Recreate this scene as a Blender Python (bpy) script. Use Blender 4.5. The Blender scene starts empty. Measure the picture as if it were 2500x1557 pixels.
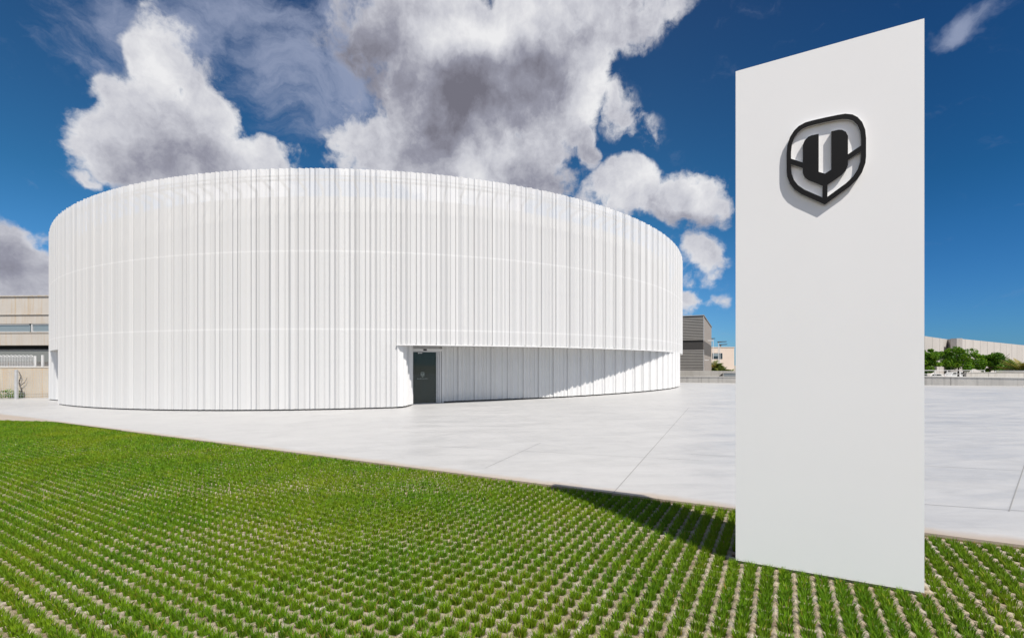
import bpy, math, random
import numpy as np
from mathutils import Vector
C = bpy.context.scene.collection
rad = math.radians
random.seed(7); rng = np.random.default_rng(7)

# ---------------------------------------------------------------- camera
FPX, HOR, EYE = 1133.3, 890.7, 1.65          # focal length / horizon of the 2500 px wide photograph
cam = bpy.data.objects.new('camera', bpy.data.cameras.new('camera'))
C.objects.link(cam); bpy.context.scene.camera = cam
cam.location = (0, 0, EYE); cam.rotation_euler = (rad(90), 0, 0)
cam.data.sensor_width = 36; cam.data.lens = 36 * FPX / 2500
cam.data.shift_x = 0; cam.data.shift_y = (HOR - 778.5) / 2500
cam.data.clip_start = 0.05; cam.data.clip_end = 6000

# ---------------------------------------------------------------- sun, sky, exposure
SUN_EL, SUN_AZ = 55.4, 29.5                  # sun stands behind the camera, to the right
sx, sy = math.sin(rad(SUN_AZ)), -math.cos(rad(SUN_AZ))
sund = bpy.data.lights.new('sun', 'SUN'); sund.energy = 4.6; sund.angle = rad(0.5); sund.color = (1.0, 0.945, 0.875)
sun = bpy.data.objects.new('sun', sund); C.objects.link(sun); sun.location = (20, -30, 60)
ce = math.cos(rad(SUN_EL))
sun.rotation_euler = Vector((sx * ce, sy * ce, math.sin(rad(SUN_EL)))).to_track_quat('Z', 'Y').to_euler()
sc = bpy.context.scene
sc.view_settings.view_transform = 'Standard'; sc.view_settings.look = 'None'
sc.view_settings.exposure = EXPO = 0.25; sc.view_settings.gamma = 1
sc.cycles.max_bounces = 7; sc.cycles.diffuse_bounces = 3; sc.cycles.transparent_max_bounces = 12
sc.cycles.glossy_bounces = 3; sc.cycles.transmission_bounces = 4

w = bpy.data.worlds.new('World'); sc.world = w; w.use_nodes = True
nt = w.node_tree; nt.nodes.clear()
def N(t, **k):
    n = nt.nodes.new(t)
    for a, v in k.items(): setattr(n, a, v)
    return n
def inp(n, i, v):
    if v is None: return
    if hasattr(v, 'is_output'): nt.links.new(v, n.inputs[i])
    else: n.inputs[i].default_value = v
def M(op, a, b=None, c=None, clamp=False):
    n = N('ShaderNodeMath', operation=op, use_clamp=clamp)
    inp(n, 0, a); inp(n, 1, b); inp(n, 2, c)
    return n.outputs[0]
def VM(op, a, b=None):
    n = N('ShaderNodeVectorMath', operation=op); inp(n, 0, a); inp(n, 1, b)
    return n.outputs[0]
def sstep(x, lo, hi):
    n = N('ShaderNodeMapRange', interpolation_type='SMOOTHSTEP'); inp(n, 0, x); inp(n, 1, lo); inp(n, 2, hi)
    return n.outputs[0]
def lmap(x, a, b, c, d):
    n = N('ShaderNodeMapRange'); inp(n, 0, x); inp(n, 1, a); inp(n, 2, b); inp(n, 3, c); inp(n, 4, d)
    return n.outputs[0]
def MIX(f, a, b):
    n = N('ShaderNodeMix', data_type='RGBA'); inp(n, 0, f); inp(n, 6, a); inp(n, 7, b)
    return n.outputs[2]
def noise(v, s, d, r=0.55, dist=0.0, col=False):
    n = N('ShaderNodeTexNoise'); inp(n, 'Vector', v); inp(n, 'Scale', s); inp(n, 'Detail', d); inp(n, 'Roughness', r); inp(n, 'Distortion', dist)
    return n.outputs[1 if col else 0]
tc = N('ShaderNodeTexCoord'); sp = N('ShaderNodeSeparateXYZ')
nt.links.new(tc.outputs['Generated'], sp.inputs[0])
az = M('ARCTAN2', sp.outputs[0], sp.outputs[1]); el = M('ARCSINE', sp.outputs[2])
cb = N('ShaderNodeCombineXYZ'); inp(cb, 0, az); inp(cb, 1, el)
P0 = cb.outputs[0]
def azel(x, y):                               # direction of a picture point -> azimuth, elevation in the sky
    v = Vector(((x - 1250) / FPX, 1, (HOR - y) / FPX)).normalized()
    return math.atan2(v.x, v.y), math.asin(v.z)
def blob(P, b):
    x, y, rx, ry, rot, wt = b
    a, e = azel(x, y); a2 = azel(x + rx, y)[0] - azel(x - rx, y)[0]; e2 = azel(x, y - ry)[1] - azel(x, y + ry)[1]
    m = N('ShaderNodeMapping', vector_type='TEXTURE'); inp(m, 0, P)
    inp(m, 1, (a, e, 0)); inp(m, 2, (0, 0, rad(rot))); inp(m, 3, (a2 * .62, e2 * .62, 1))
    g = N('ShaderNodeTexGradient', gradient_type='SPHERICAL'); nt.links.new(m.outputs[0], g.inputs[0])
    return M('MULTIPLY', g.outputs['Fac'], wt) if wt != 1 else g.outputs['Fac']
def field(P, bl, op='MAXIMUM'):
    out = None
    for b in bl:
        v = blob(P, b)
        if out is None: out = v
        elif op == 'ADD': out = M('ADD', out, v)
        else: out = M(op, out, v)
    return out
# cloud masses: x, y, half width, half height (photo px), rotation, weight
cumulus = [
 # tall wedge on the left
 (412, 140, 88, 150, 10, 1.05), (355, 270, 145, 120, 8, 1), (490, 280, 175, 160, -28, 1.1), (400, 350, 240, 100, 0, 1.1), (650, 410, 110, 85, 0, 1.0), (540, 430, 230, 100, 0, 1.2), (235, 320, 90, 55, 0, .8),
 # great dark mass in the middle
 (1150, 80, 330, 190, 0, 1.3), (1070, 80, 180, 110, 10, 1.2), (870, 50, 130, 70, 25, .5), (1150, 250, 220, 190, 0, 1.3), (1330, 120, 200, 170, 30, 1.2), (1500, 30, 120, 70, 25, .7), (1010, 320, 95, 180, -6, 1.1),
 (900, 320, 115, 95, 10, .85), (960, 400, 150, 90, 0, 1), (1140, 400, 250, 120, 0, 1.3), (1400, 220, 80, 180, -12, 1.1), (1280, 400, 90, 110, 0, 1.1), (1420, 350, 36, 52, 0, 1), (1250, 10, 420, 110, 0, 1.2),
 # right hand cumulus behind the roof edge
 (1500, 455, 105, 75, 0, .92), (1480, 495, 85, 45, 0, .9), (1690, 475, 125, 85, 8, .95), (1640, 518, 130, 42, 0, .9), (1765, 485, 60, 60, 0, .7),
 # small ones
 (1530, 265, 90, 75, -35, .58), (1690, 635, 80, 85, -20, .60), (1690, 755, 60, 40, 0, .55), (250, 405, 70, 30, -12, .7), (1570, 20, 80, 90, 20, .7),
 # soft bank low on the left
 (30, 590, 170, 95, -8, 1.1), (60, 670, 230, 110, 0, 1.2), (0, 740, 300, 100, 0, 1.1),
]
cirrus = [(2368, 84, 78, 36, 18, 1.15), (860, 180, 120, 190, -20, 1.3), (900, 60, 200, 120, 0, 1.3), (420, 60, 330, 150, 8, 1.1), (700, 130, 300, 190, -28, 1.1), (820, 230, 170, 120, -30, .8), (620, 10, 420, 110, 0, 1.0), (260, 110, 130, 170, -25, .6), (180, 130, 150, 40, -30, .4), (950, 40, 200, 120, 0, .8)]
dark = [(1110, 210, 230, 200, 0, 1.2), (1090, 300, 130, 110, 0, .7), (900, 110, 190, 130, 10, .8), (1340, 140, 170, 150, 20, .8), (1330, 440, 190, 120, 0, .9), (1000, 440, 190, 110, 0, .35), (480, 420, 200, 60, 0, .8), (420, 300, 170, 120, 0, .35),
        (1660, 550, 180, 36, 0, .9), (1190, 340, 240, 110, 0, .5), (60, 700, 330, 90, 0, .75), (40, 590, 260, 90, 0, .35), (640, 80, 500, 260, -15, .3), (1560, 510, 60, 60, 0, .5)]
light = [(1200, 70, 190, 100, 8, 1.1), (1050, 60, 150, 80, 0, .5), (1010, 250, 80, 110, 0, .9), (930, 310, 80, 60, 0, .5), (1230, 370, 140, 90, 0, .8), (1150, 420, 60, 60, 0, .6), (1440, 200, 60, 140, -10, .8), (380, 110, 130, 150, 0, .6), (640, 330, 160, 110, -35, .7), (1510, 440, 110, 60, 0, .7), (1720, 450, 100, 60, 0, .7)]
fill_clouds = [(a, e, ra, re) for a, e, ra, re in ((2.2, .5, .8, .4), (-2.3, .45, .8, .4), (3.0, .9, .8, .4), (-3.0, .25, .7, .25), (-1.6, .9, .35, .2), (1.7, .25, .4, .12))]  # clouds out of view, added to make the fill light more neutral
W1 = noise(P0, 4.5, 2, .5, 0, True)
W2 = noise(P0, 17.0, 4, .55, 0, True)
P1 = VM('ADD', P0, VM('MULTIPLY', VM('SUBTRACT', W1, (.5, .5, .5)), (.20, .16, 0)))
P1 = VM('ADD', P1, VM('MULTIPLY', VM('SUBTRACT', W2, (.5, .5, .5)), (.060, .055, 0)))
D = field(P1, cumulus)
for a, e, ra, re in fill_clouds:
    m = N('ShaderNodeMapping', vector_type='TEXTURE'); inp(m, 0, P1); inp(m, 1, (a, e, 0)); inp(m, 3, (ra, re, 1))
    g = N('ShaderNodeTexGradient', gradient_type='SPHERICAL'); nt.links.new(m.outputs[0], g.inputs[0])
    D = M('MAXIMUM', D, g.outputs['Fac'])
def billow(P):
    n = N('ShaderNodeTexVoronoi', feature='SMOOTH_F1', normalize=True, voronoi_dimensions='2D')
    inp(n, 'Vector', P); inp(n, 'Scale', 11.0); inp(n, 'Detail', 4.0); inp(n, 'Roughness', .60); inp(n, 'Lacunarity', 2.3); inp(n, 'Smoothness', .35)
    return n.outputs['Distance']
Pb = VM('ADD', P0, VM('MULTIPLY', VM('SUBTRACT', W2, (.5, .5, .5)), (.03, .03, 0)))
B = billow(Pb); B2 = billow(VM('ADD', Pb, (.016, .018, 0)))
fine = noise(Pb, 12.0, 7, .60)
F = M('SUBTRACT', D, M('MULTIPLY', M('SUBTRACT', B, .12), .45))
F = M('ADD', F, M('MULTIPLY', M('SUBTRACT', fine, .50), 1.9))
alpha = M('MULTIPLY', sstep(F, .0, .38), sstep(D, .02, .22))
# thin high veil
st = N('ShaderNodeMapping'); inp(st, 0, P1); inp(st, 2, (0, 0, rad(28))); inp(st, 3, (7.0, 13.0, 1))
veil = noise(st.outputs[0], 1.6, 7, .66, 0)
Cv = field(P1, cirrus)
aveil = M('MULTIPLY', sstep(M('ADD', M('MULTIPLY', Cv, 1.0), M('MULTIPLY', M('SUBTRACT', veil, .5), 1.8)), .12, 1.15), .75)
K = field(P1, dark, 'ADD'); Lf = field(P1, light, 'ADD')
relief = M('MULTIPLY', M('SUBTRACT', B, B2), 2.2)
soft = M('ADD', M('MULTIPLY', noise(P1, 5.0, 2, .5), .7), M('MULTIPLY', noise(P1, 16.0, 5, .6), .3))
shade = M('ADD', M('MULTIPLY', K, .44), M('MULTIPLY', Lf, -.50))
shade = M('ADD', shade, M('MULTIPLY', M('SUBTRACT', soft, .5), .75))
shade = M('SUBTRACT', shade, M('MULTIPLY', relief, .30))
shade = M('ADD', shade, M('MULTIPLY', sstep(F, .08, .55), .16))
shade = M('ADD', shade, .18, clamp=True)
SK = 10.0 / 2 ** EXPO                         # background strength is 0.1
def col(r, g, b):
    f = lambda c: (c / 255 / 12.92 if c <= 10 else ((c / 255 + .055) / 1.055) ** 2.4)
    return (f(r) * SK, f(g) * SK, f(b) * SK, 1)
ramp = N('ShaderNodeValToRGB'); inp(ramp, 0, shade); cr = ramp.color_ramp
cr.elements[0].position = 0; cr.elements[0].color = tuple(c / SK for c in col(236, 236, 238))
cr.elements[1].position = 1; cr.elements[1].color = tuple(c / SK for c in col(116, 115, 127))
e_ = cr.elements.new(.35); e_.color = tuple(c / SK for c in col(202, 203, 211))
e_ = cr.elements.new(.68); e_.color = tuple(c / SK for c in col(150, 151, 165))
cc = VM('MULTIPLY', ramp.outputs[0], (SK, SK, SK))
sky = N('ShaderNodeTexSky', sky_type='NISHITA', sun_disc=False); sky.sun_elevation = rad(SUN_EL); sky.sun_rotation = rad(180 - SUN_AZ)
sky.air_density = 1.0; sky.dust_density = 0.3; sky.ozone_density = 3.0; sky.altitude = 100
tint = MIX(lmap(el, 0.0, .30, 0, 1), (.42, .74, 1.15, 1), (.20, .64, .86, 1))
tint = MIX(lmap(el, .22, .62, 0, 1), tint, (.21, .44, .64, 1))
tint = VM('MULTIPLY', tint, MIX(lmap(az, .30, .72, 0, 1), (1, 1, 1, 1), (.50, .68, .80, 1)))
skyc = VM('MULTIPLY', VM('MULTIPLY', sky.outputs[0], tint), (SK / 10,) * 3)
out = MIX(aveil, skyc, col(158, 168, 194))
out = MIX(alpha, out, cc)
bg = N('ShaderNodeBackground'); inp(bg, 0, out); inp(bg, 1, 0.1)
wo = N('ShaderNodeOutputWorld'); nt.links.new(bg.outputs[0], wo.inputs[0])

# ================================================================ helpers
SL = 0.0171                                   # the plaza falls gently to the left
def gz(x, y=0): return SL * x
H0 = EYE
def tag(o, label=None, cat=None, group=None, kind=None):
    for k, v in (('label', label), ('category', cat), ('group', group), ('kind', kind)):
        if v: o[k] = v
    return o
def empty(name, loc, rz=0, **k):
    o = bpy.data.objects.new(name, None); C.objects.link(o); o.location = loc; o.rotation_euler = (0, 0, rz)
    o.empty_display_size = 0.2
    return tag(o, **k)
class MB:
    """collects polygons; build() links them as one mesh object"""
    def __init__(s): s.v = []; s.f = []; s.m = []
    def add(s, vs, fs, mi=0):
        n = len(s.v); s.v += [tuple(p) for p in vs]
        for f in fs: s.f.append(tuple(n + i for i in f)); s.m.append(mi)
        return s
    def box(s, x0, x1, y0, y1, z0, z1, mi=0, T=None):
        vs = [(x, y, z) for z in (z0, z1) for y in (y0, y1) for x in (x0, x1)]
        if T: vs = [T(*p) for p in vs]
        return s.add(vs, [(0, 2, 3, 1), (4, 5, 7, 6), (0, 1, 5, 4), (2, 6, 7, 3), (0, 4, 6, 2), (1, 3, 7, 5)], mi)
    def tube(s, pts, radii, n=8, mi=0, cap=True):
        pts = [Vector(p) for p in pts]; rings = []
        for i, p in enumerate(pts):
            d = (pts[min(i + 1, len(pts) - 1)] - pts[max(i - 1, 0)]).normalized()
            a = d.orthogonal().normalized() if i == 0 else (a - d * a.dot(d)).normalized()
            b = d.cross(a); r = radii[i] if hasattr(radii, '__len__') else radii
            rings.append([p + (a * math.cos(2 * math.pi * k / n) + b * math.sin(2 * math.pi * k / n)) * r for k in range(n)])
        vs = [q for r in rings for q in r]; fs = []
        for i in range(len(pts) - 1):
            for k in range(n):
                fs.append((i * n + k, i * n + (k + 1) % n, (i + 1) * n + (k + 1) % n, (i + 1) * n + k))
        if cap: fs += [tuple(range(n))[::-1], tuple((len(pts) - 1) * n + k for k in range(n))]
        return s.add(vs, fs, mi)
    def prism(s, poly, y0, y1, mi=0, T=None, side=None):
        """poly in (x, z), extruded along y"""
        n = len(poly); vs = [(x, y0, z) for x, z in poly] + [(x, y1, z) for x, z in poly]
        if T: vs = [T(*p) for p in vs]
        s.add(vs, [tuple(range(n)), tuple(range(2 * n - 1, n - 1, -1))], mi)
        k = len(s.v) - 2 * n
        for i in range(n):
            j = (i + 1) % n; s.f.append((k + i, k + n + i, k + n + j, k + j)); s.m.append(mi if side is None else side)
        return s
    def build(s, name, mats, parent=None, smooth=False, loc=(0, 0, 0)):
        me = bpy.data.meshes.new(name); me.from_pydata(s.v, [], s.f)
        for m in (mats if isinstance(mats, (list, tuple)) else [mats]): me.materials.append(m)
        if len(me.materials) > 1: me.polygons.foreach_set('material_index', s.m)
        if smooth: me.polygons.foreach_set('use_smooth', [True] * len(me.polygons))
        me.update(); o = bpy.data.objects.new(name, me); C.objects.link(o); o.location = loc
        if parent: o.parent = parent
        return o
def npmesh(name, v, faces_n, idx, mat, parent=None, attr=None):
    """big mesh from numpy: v (n,3), faces_n (sizes), idx (flat loop indices)"""
    me = bpy.data.meshes.new(name); me.vertices.add(len(v)); me.vertices.foreach_set('co', np.ascontiguousarray(v, np.float32).ravel())
    me.loops.add(len(idx)); me.loops.foreach_set('vertex_index', np.ascontiguousarray(idx, np.int32).ravel())
    me.polygons.add(len(faces_n)); st = np.concatenate([[0], np.cumsum(faces_n)[:-1]]).astype(np.int32)
    me.polygons.foreach_set('loop_start', st); me.polygons.foreach_set('loop_total', np.asarray(faces_n, np.int32))
    me.update(calc_edges=True)
    if attr is not None:
        for k, a in attr.items():
            at = me.attributes.new(k, 'FLOAT', 'POINT'); at.data.foreach_set('value', np.ascontiguousarray(a, np.float32))
    me.materials.append(mat); o = bpy.data.objects.new(name, me); C.objects.link(o)
    if parent: o.parent = parent
    return o

# ---------------------------------------------------------------- materials
class Mat:
    def __init__(s, name, color=(.8, .8, .8), rough=.5, metal=0, spec=.5):
        s.m = bpy.data.materials.new(name); s.m.use_nodes = True; s.t = s.m.node_tree
        s.b = s.t.nodes['Principled BSDF']; s.out = s.t.nodes['Material Output']
        s.b.inputs['Base Color'].default_value = (*color, 1); s.b.inputs['Roughness'].default_value = rough
        s.b.inputs['Metallic'].default_value = metal; s.b.inputs['Specular IOR Level'].default_value = spec
        s.tc = None
    def n(s, t, ins=None, **k):
        x = s.t.nodes.new(t)
        for a, v in k.items(): setattr(x, a, v)
        for i, v in (ins or {}).items():
            if hasattr(v, 'is_output'): s.t.links.new(v, x.inputs[i])
            elif v is not None: x.inputs[i].default_value = v
        return x
    def pos(s, scale=(1, 1, 1), rot=(0, 0, 0)):
        if s.tc is None: s.tc = s.n('ShaderNodeTexCoord')
        return s.n('ShaderNodeMapping', {0: s.tc.outputs['Object'], 2: rot, 3: scale}).outputs[0]
    def noise(s, v, sc_, d=4, r=.55, dist=0):
        return s.n('ShaderNodeTexNoise', {'Vector': v, 'Scale': sc_, 'Detail': d, 'Roughness': r, 'Distortion': dist}).outputs[0]
    def ramp(s, f, *st):
        x = s.n('ShaderNodeValToRGB', {0: f}); e = x.color_ramp.elements
        e[0].position, e[0].color = st[0][0], (*st[0][1], 1); e[1].position, e[1].color = st[-1][0], (*st[-1][1], 1)
        for p, c in st[1:-1]: q = e.new(p); q.color = (*c, 1)
        return x.outputs[0]
    def math(s, op, a, b=None, c=None, clamp=False): return s.n('ShaderNodeMath', {0: a, 1: b, 2: c}, operation=op, use_clamp=clamp).outputs[0]
    def mix(s, f, a, b, mode='MIX'): return s.n('ShaderNodeMix', {0: f, 6: a, 7: b}, data_type='RGBA', blend_type=mode).outputs[2]
    def rng(s, x, a, b, c, d, it='LINEAR'): return s.n('ShaderNodeMapRange', {0: x, 1: a, 2: b, 3: c, 4: d}, interpolation_type=it).outputs[0]
    def set(s, k, v): s.t.links.new(v, s.b.inputs[k])
    def bump(s, h, st=.3, d=.01): s.set('Normal', s.n('ShaderNodeBump', {'Strength': st, 'Distance': d, 'Height': h}).outputs[0])
def weathered(name, c0, c1, sc_=2.0, rough=.7, streak=None, bump=.15, spec=.4):
    m = Mat(name, c0, rough, spec=spec); p = m.pos()
    f = m.noise(p, sc_, 6, .62); c = m.ramp(f, (.3, c0), (.7, c1))
    if streak:
        q = m.pos((2.2, 2.2, .12)); g = m.noise(q, 2.0, 5, .6)
        c = m.mix(m.rng(g, .50, .72, 0, .75), c, (*streak, 1))
    m.set('Base Color', c)
    if bump: m.bump(m.noise(p, sc_ * 12, 5, .6), bump, .01)
    return m.m
# perforated folded sheet of the facade: a share of the light passes through the holes
def clad_mat():
    m = Mat('white_perforated_sheet', (.80, .80, .80), .42, spec=.45)
    at = m.n('ShaderNodeAttribute', attribute_name='arc').outputs['Fac']
    zz = m.n('ShaderNodeSeparateXYZ', {0: m.pos()}).outputs[2]
    cell = m.n('ShaderNodeTexNoise', {'W': m.math('MULTIPLY', at, 2.3), 'Scale': 1.0, 'Detail': 2.0}, noise_dimensions='1D').outputs[0]
    cv = m.n('ShaderNodeCombineXYZ', {0: m.math('MULTIPLY', at, 5.0), 1: m.math('MULTIPLY', zz, .35)}).outputs[0]
    dirt = m.noise(cv, 1.5, 5, .6)
    low = m.rng(zz, -.3, 1.6, 1, 0)
    c = m.mix(m.rng(cell, .3, .7, 0, 1), (.70, .70, .70, 1), (.775, .775, .773, 1))
    c = m.mix(m.math('MULTIPLY', m.rng(dirt, .5, .75, 0, .30), low), c, (.60, .57, .53, 1))
    m.set('Base Color', c)
    tr = m.n('ShaderNodeBsdfTransparent'); mx = m.n('ShaderNodeMixShader', {0: m.math('SUBTRACT', .23, m.math('MULTIPLY', m.math('MAXIMUM', m.math('LESS_THAN', m.math('ABSOLUTE', m.math('SUBTRACT', zz, 3.07)), .03), m.math('LESS_THAN', m.math('ABSOLUTE', m.math('SUBTRACT', zz, 6.15)), .03)), .07)), 1: m.b.outputs[0], 2: tr.outputs[0]})
    m.t.links.new(mx.outputs[0], m.out.inputs[0]); return m.m
M_clad = clad_mat()
M_white = weathered('white_coated_metal', (.66, .66, .66), (.71, .71, .705), 1.2, .45, bump=0)
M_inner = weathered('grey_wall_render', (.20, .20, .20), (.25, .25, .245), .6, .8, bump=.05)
M_dark = Mat('dark_shadow_gap_metal', (.03, .03, .032), .5).m
M_pyedge = Mat('white_panel_return', (.85, .85, .84), .4).m
M_black = weathered('black_satin_metal', (.004, .004, .005), (.007, .007, .008), 8, .65, spec=.2, bump=0)
M_alu = weathered('brushed_aluminium', (.52, .53, .54), (.62, .62, .62), 6, .38, bump=0)
def glass_mat(name, col, mixf, rough=.03):
    m = Mat(name, col, rough, spec=.6); tr = m.n('ShaderNodeBsdfTransparent', {0: (.72, .80, .76, 1)})
    mx = m.n('ShaderNodeMixShader', {0: mixf, 1: m.b.outputs[0], 2: tr.outputs[0]})
    m.t.links.new(mx.outputs[0], m.out.inputs[0]); return m.m
M_glass = glass_mat('reflection_tinted_door_glass', (.075, .092, .082), .5)  # reflected grass and plaza put into the greenish base colour
M_window = Mat('dark_window_glass', (.03, .036, .04), .06, spec=.8).m
M_winpale = Mat('pale_reflecting_window', (.22, .26, .28), .12, spec=.9).m
M_beige = weathered('stained_beige_precast', (.47, .435, .39), (.54, .505, .46), .35, .85, streak=(.46, .34, .20))
M_beige2 = weathered('pink_beige_render', (.62, .52, .44), (.68, .58, .50), .2, .85)
M_wallb = weathered('sandy_stained_wall', (.48, .41, .32), (.57, .51, .42), .9, .85, streak=(.50, .34, .18), bump=.3)
M_conc = weathered('board_marked_concrete', (.46, .44, .41), (.56, .54, .505), .9, .8, streak=(.30, .29, .275), bump=.3)
M_conc2 = weathered('light_concrete', (.50, .48, .45), (.60, .58, .54), .8, .8, streak=(.42, .39, .35), bump=.25)
M_precast = weathered('grey_precast_panels', (.46, .43, .405), (.53, .50, .47), .15, .85, streak=(.40, .37, .34), bump=.1)
M_joint = Mat('panel_joint', (.20, .185, .17), .9).m
M_slat = weathered('grey_louvre_metal', (.30, .29, .275), (.36, .345, .325), .5, .5, bump=0)
M_slatback = Mat('dark_louvre_recess', (.045, .043, .042), .8).m
M_carpaint = Mat('white_car_paint', (.72, .73, .74), .25, spec=.6).m
M_rubber = Mat('tyre_rubber', (.02, .02, .02), .8).m
M_red = Mat('red_tail_lamp', (.35, .02, .02), .3).m
M_galv = weathered('galvanised_steel', (.40, .41, .42), (.50, .51, .52), 5, .45, bump=0)
M_soil = weathered('brown_soil', (.10, .065, .035), (.17, .115, .065), 30, .95, bump=.5)
M_asphalt = weathered('asphalt', (.05, .05, .05), (.07, .07, .068), 3, .9)

def plaza_mat():
    m = Mat('polished_pale_concrete', (.6, .6, .6), .3, spec=.22)
    ang = math.atan(.583)
    p = m.pos(rot=(0, 0, 0)); st = m.pos((.45, 1.7, 1), (0, 0, rad(9)))
    a = m.noise(st, 1.1, 7, .62, .6); b = m.noise(m.pos((1.1, 3.6, 1), (0, 0, rad(-8))), 1.4, 6, .65, .9)
    big = m.noise(p, .22, 3, .5); fn = m.noise(p, 9, 5, .6)
    c = m.ramp(m.math('ADD', m.math('MULTIPLY', a, .55), m.math('MULTIPLY', b, .45)), (.34, (.385, .385, .383)), (.50, (.455, .455, .451)), (.66, (.50, .498, .493)))
    c = m.mix(m.rng(big, .35, .65, 0, .3), c, (.54, .53, .515, 1))
    c = m.mix(m.rng(m.noise(m.pos((.6, 3.5, 1)), 2.7, 4, .5, .3), .66, .74, 0, .35), c, (.30, .30, .30, 1))
    mot = m.noise(p, .9, 6, .68, .4); c = m.mix(m.rng(mot, .50, .68, 0, .45), c, (.37, .372, .372, 1))
    # rusty brown soil stain along the lawn edge, ragged
    s = m.n('ShaderNodeSeparateXYZ', {0: m.tc.outputs['Object']})
    dist = m.math('MULTIPLY', m.math('SUBTRACT', m.math('ADD', s.outputs[1], m.math('MULTIPLY', s.outputs[0], .583)), 6.667), .864)
    edge = m.math('SUBTRACT', dist, m.math('MULTIPLY', m.noise(p, 1.6, 5, .65), .34))
    c = m.mix(m.rng(edge, -.16, .10, .62, 0, 'SMOOTHSTEP'), c, (.40, .30, .20, 1))
    m.set('Base Color', c)
    m.set('Roughness', m.rng(a, .35, .7, .34, .52)); m.bump(m.math('ADD', fn, m.math('MULTIPLY', a, 2)), .04, .01)
    return m.m
M_plaza = plaza_mat()
def grass_mat():
    m = Mat('fresh_lawn_grass', (.08, .17, .02), .55, spec=.25)
    t = m.n('ShaderNodeAttribute', attribute_name='tint').outputs['Fac']; h = m.n('ShaderNodeAttribute', attribute_name='hgt').outputs['Fac']
    pt = m.noise(m.pos(), .55, 4, .6); pt2 = m.noise(m.pos(), 3.0, 3, .5)
    c = m.ramp(t, (0, (.055, .145, .005)), (.45, (.145, .30, .008)), (.80, (.27, .45, .015)), (.93, (.38, .42, .04)), (1, (.40, .26, .06)))
    c = m.mix(m.rng(pt, .42, .66, 0, .50), c, (.30, .35, .010, 1))
    c = m.mix(m.rng(pt2, .55, .75, 0, .45), c, (.08, .20, .008, 1))
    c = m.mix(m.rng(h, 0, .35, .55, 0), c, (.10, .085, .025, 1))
    m.set('Base Color', c)
    tl = m.n('ShaderNodeBsdfTranslucent', {0: m.mix(.5, c, (.16, .30, .02, 1))})
    mx = m.n('ShaderNodeMixShader', {0: .28, 1: m.b.outputs[0], 2: tl.outputs[0]})
    m.t.links.new(mx.outputs[0], m.out.inputs[0]); return m.m
M_grass = grass_mat()
def leaf_mat(name, a, b, c_):
    m = Mat(name, a, .5, spec=.3); t = m.n('ShaderNodeAttribute', attribute_name='tint').outputs['Fac']
    c = m.ramp(t, (0, a), (.6, b), (1, c_)); m.set('Base Color', c)
    tl = m.n('ShaderNodeBsdfTranslucent', {0: c}); mx = m.n('ShaderNodeMixShader', {0: .35, 1: m.b.outputs[0], 2: tl.outputs[0]})
    m.t.links.new(mx.outputs[0], m.out.inputs[0]); return m.m
M_leaf = leaf_mat('tree_foliage', (.03, .10, .006), (.13, .28, .014), (.30, .46, .03))
M_palm = leaf_mat('palm_fronds', (.06, .10, .02), (.16, .21, .04), (.40, .30, .07))
M_bark = weathered('bark', (.05, .04, .03), (.09, .07, .05), 8, .9)
def paver_mat():
    m = Mat('grass_paver_concrete', (.45, .4, .33), .85, spec=.3); p = m.pos()
    f = m.noise(p, 7, 6, .65); g = m.noise(p, 60, 4, .6)
    c = m.ramp(f, (.3, (.22, .165, .10)), (.5, (.40, .33, .24)), (.68, (.50, .455, .385)))
    c = m.mix(m.rng(g, .4, .7, 0, .35), c, (.20, .16, .11, 1)); m.set('Base Color', c)
    m.bump(m.math('ADD', g, f), .6, .01); return m.m
M_paver = paver_mat()

# ================================================================ ground, plaza, lawn bed
def sheet(name, poly, mat, zf, thick=None, kind='structure'):
    n = len(poly); b = MB(); vs = [(x, y, zf(x, y)) for x, y in poly]
    if thick is None: b.add(vs, [tuple(range(n))])
    else:
        b.add(vs + [(x, y, z - thick) for x, y, z in vs], [tuple(range(n)), tuple(range(2 * n - 1, n - 1, -1))] + [(i, n + i, n + (i + 1) % n, (i + 1) % n) for i in range(n)])
    o = b.build(name, mat); tag(o, kind=kind); return o
sheet('ground', [(-3000, -3000), (3000, -3000), (3000, 3000), (-3000, 3000)], weathered('dry_ground', (.30, .27, .22), (.36, .33, .27), .1, .95), lambda x, y: -1.75)
def edge_y(x):                                # border between lawn and plaza
    if x > -15.3: return 6.667 - .583 * x
    return 15.587 + .30 * (-15.3 - x)
lawn_b = [(-30, -8), (9, -8), (9, edge_y(9)), (-15.3, edge_y(-15.3)), (-30, edge_y(-30))]
pl = [(9, edge_y(9)), (9, -8), (31, -8), (30.9, 24.0), (24.6, 29.0), (17.6, 35.4), (10, 41), (10, 100), (-48, 100), (-48, edge_y(-48)), (-30, edge_y(-30)), (-15.3, edge_y(-15.3))]
plaza = sheet('plaza', pl, M_plaza, gz, .25)
bed = sheet('soil_bed', lawn_b, M_soil, lambda x, y: gz(x) - .026)
def strip(pts, wd, name='expansion_joint', mat=M_joint, z=.004):
    b = MB()
    for (x0, y0), (x1, y1) in zip(pts[:-1], pts[1:]):
        d = Vector((x1 - x0, y1 - y0)).normalized(); n = Vector((-d.y, d.x)) * wd / 2
        q = [(x0 + n.x, y0 + n.y), (x1 + n.x, y1 + n.y), (x1 - n.x, y1 - n.y), (x0 - n.x, y0 - n.y)]
        b.add([(x, y, gz(x) + z) for x, y in q], [(0, 3, 2, 1)])
    return b.build(name, mat, plaza)
M_cut = Mat('sawn_joint', (.27, .27, .265), .9).m
strip([(1.30, 5.93), (4.73, 13.24), (6.4, 16.8)], .010, mat=M_cut)
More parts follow.
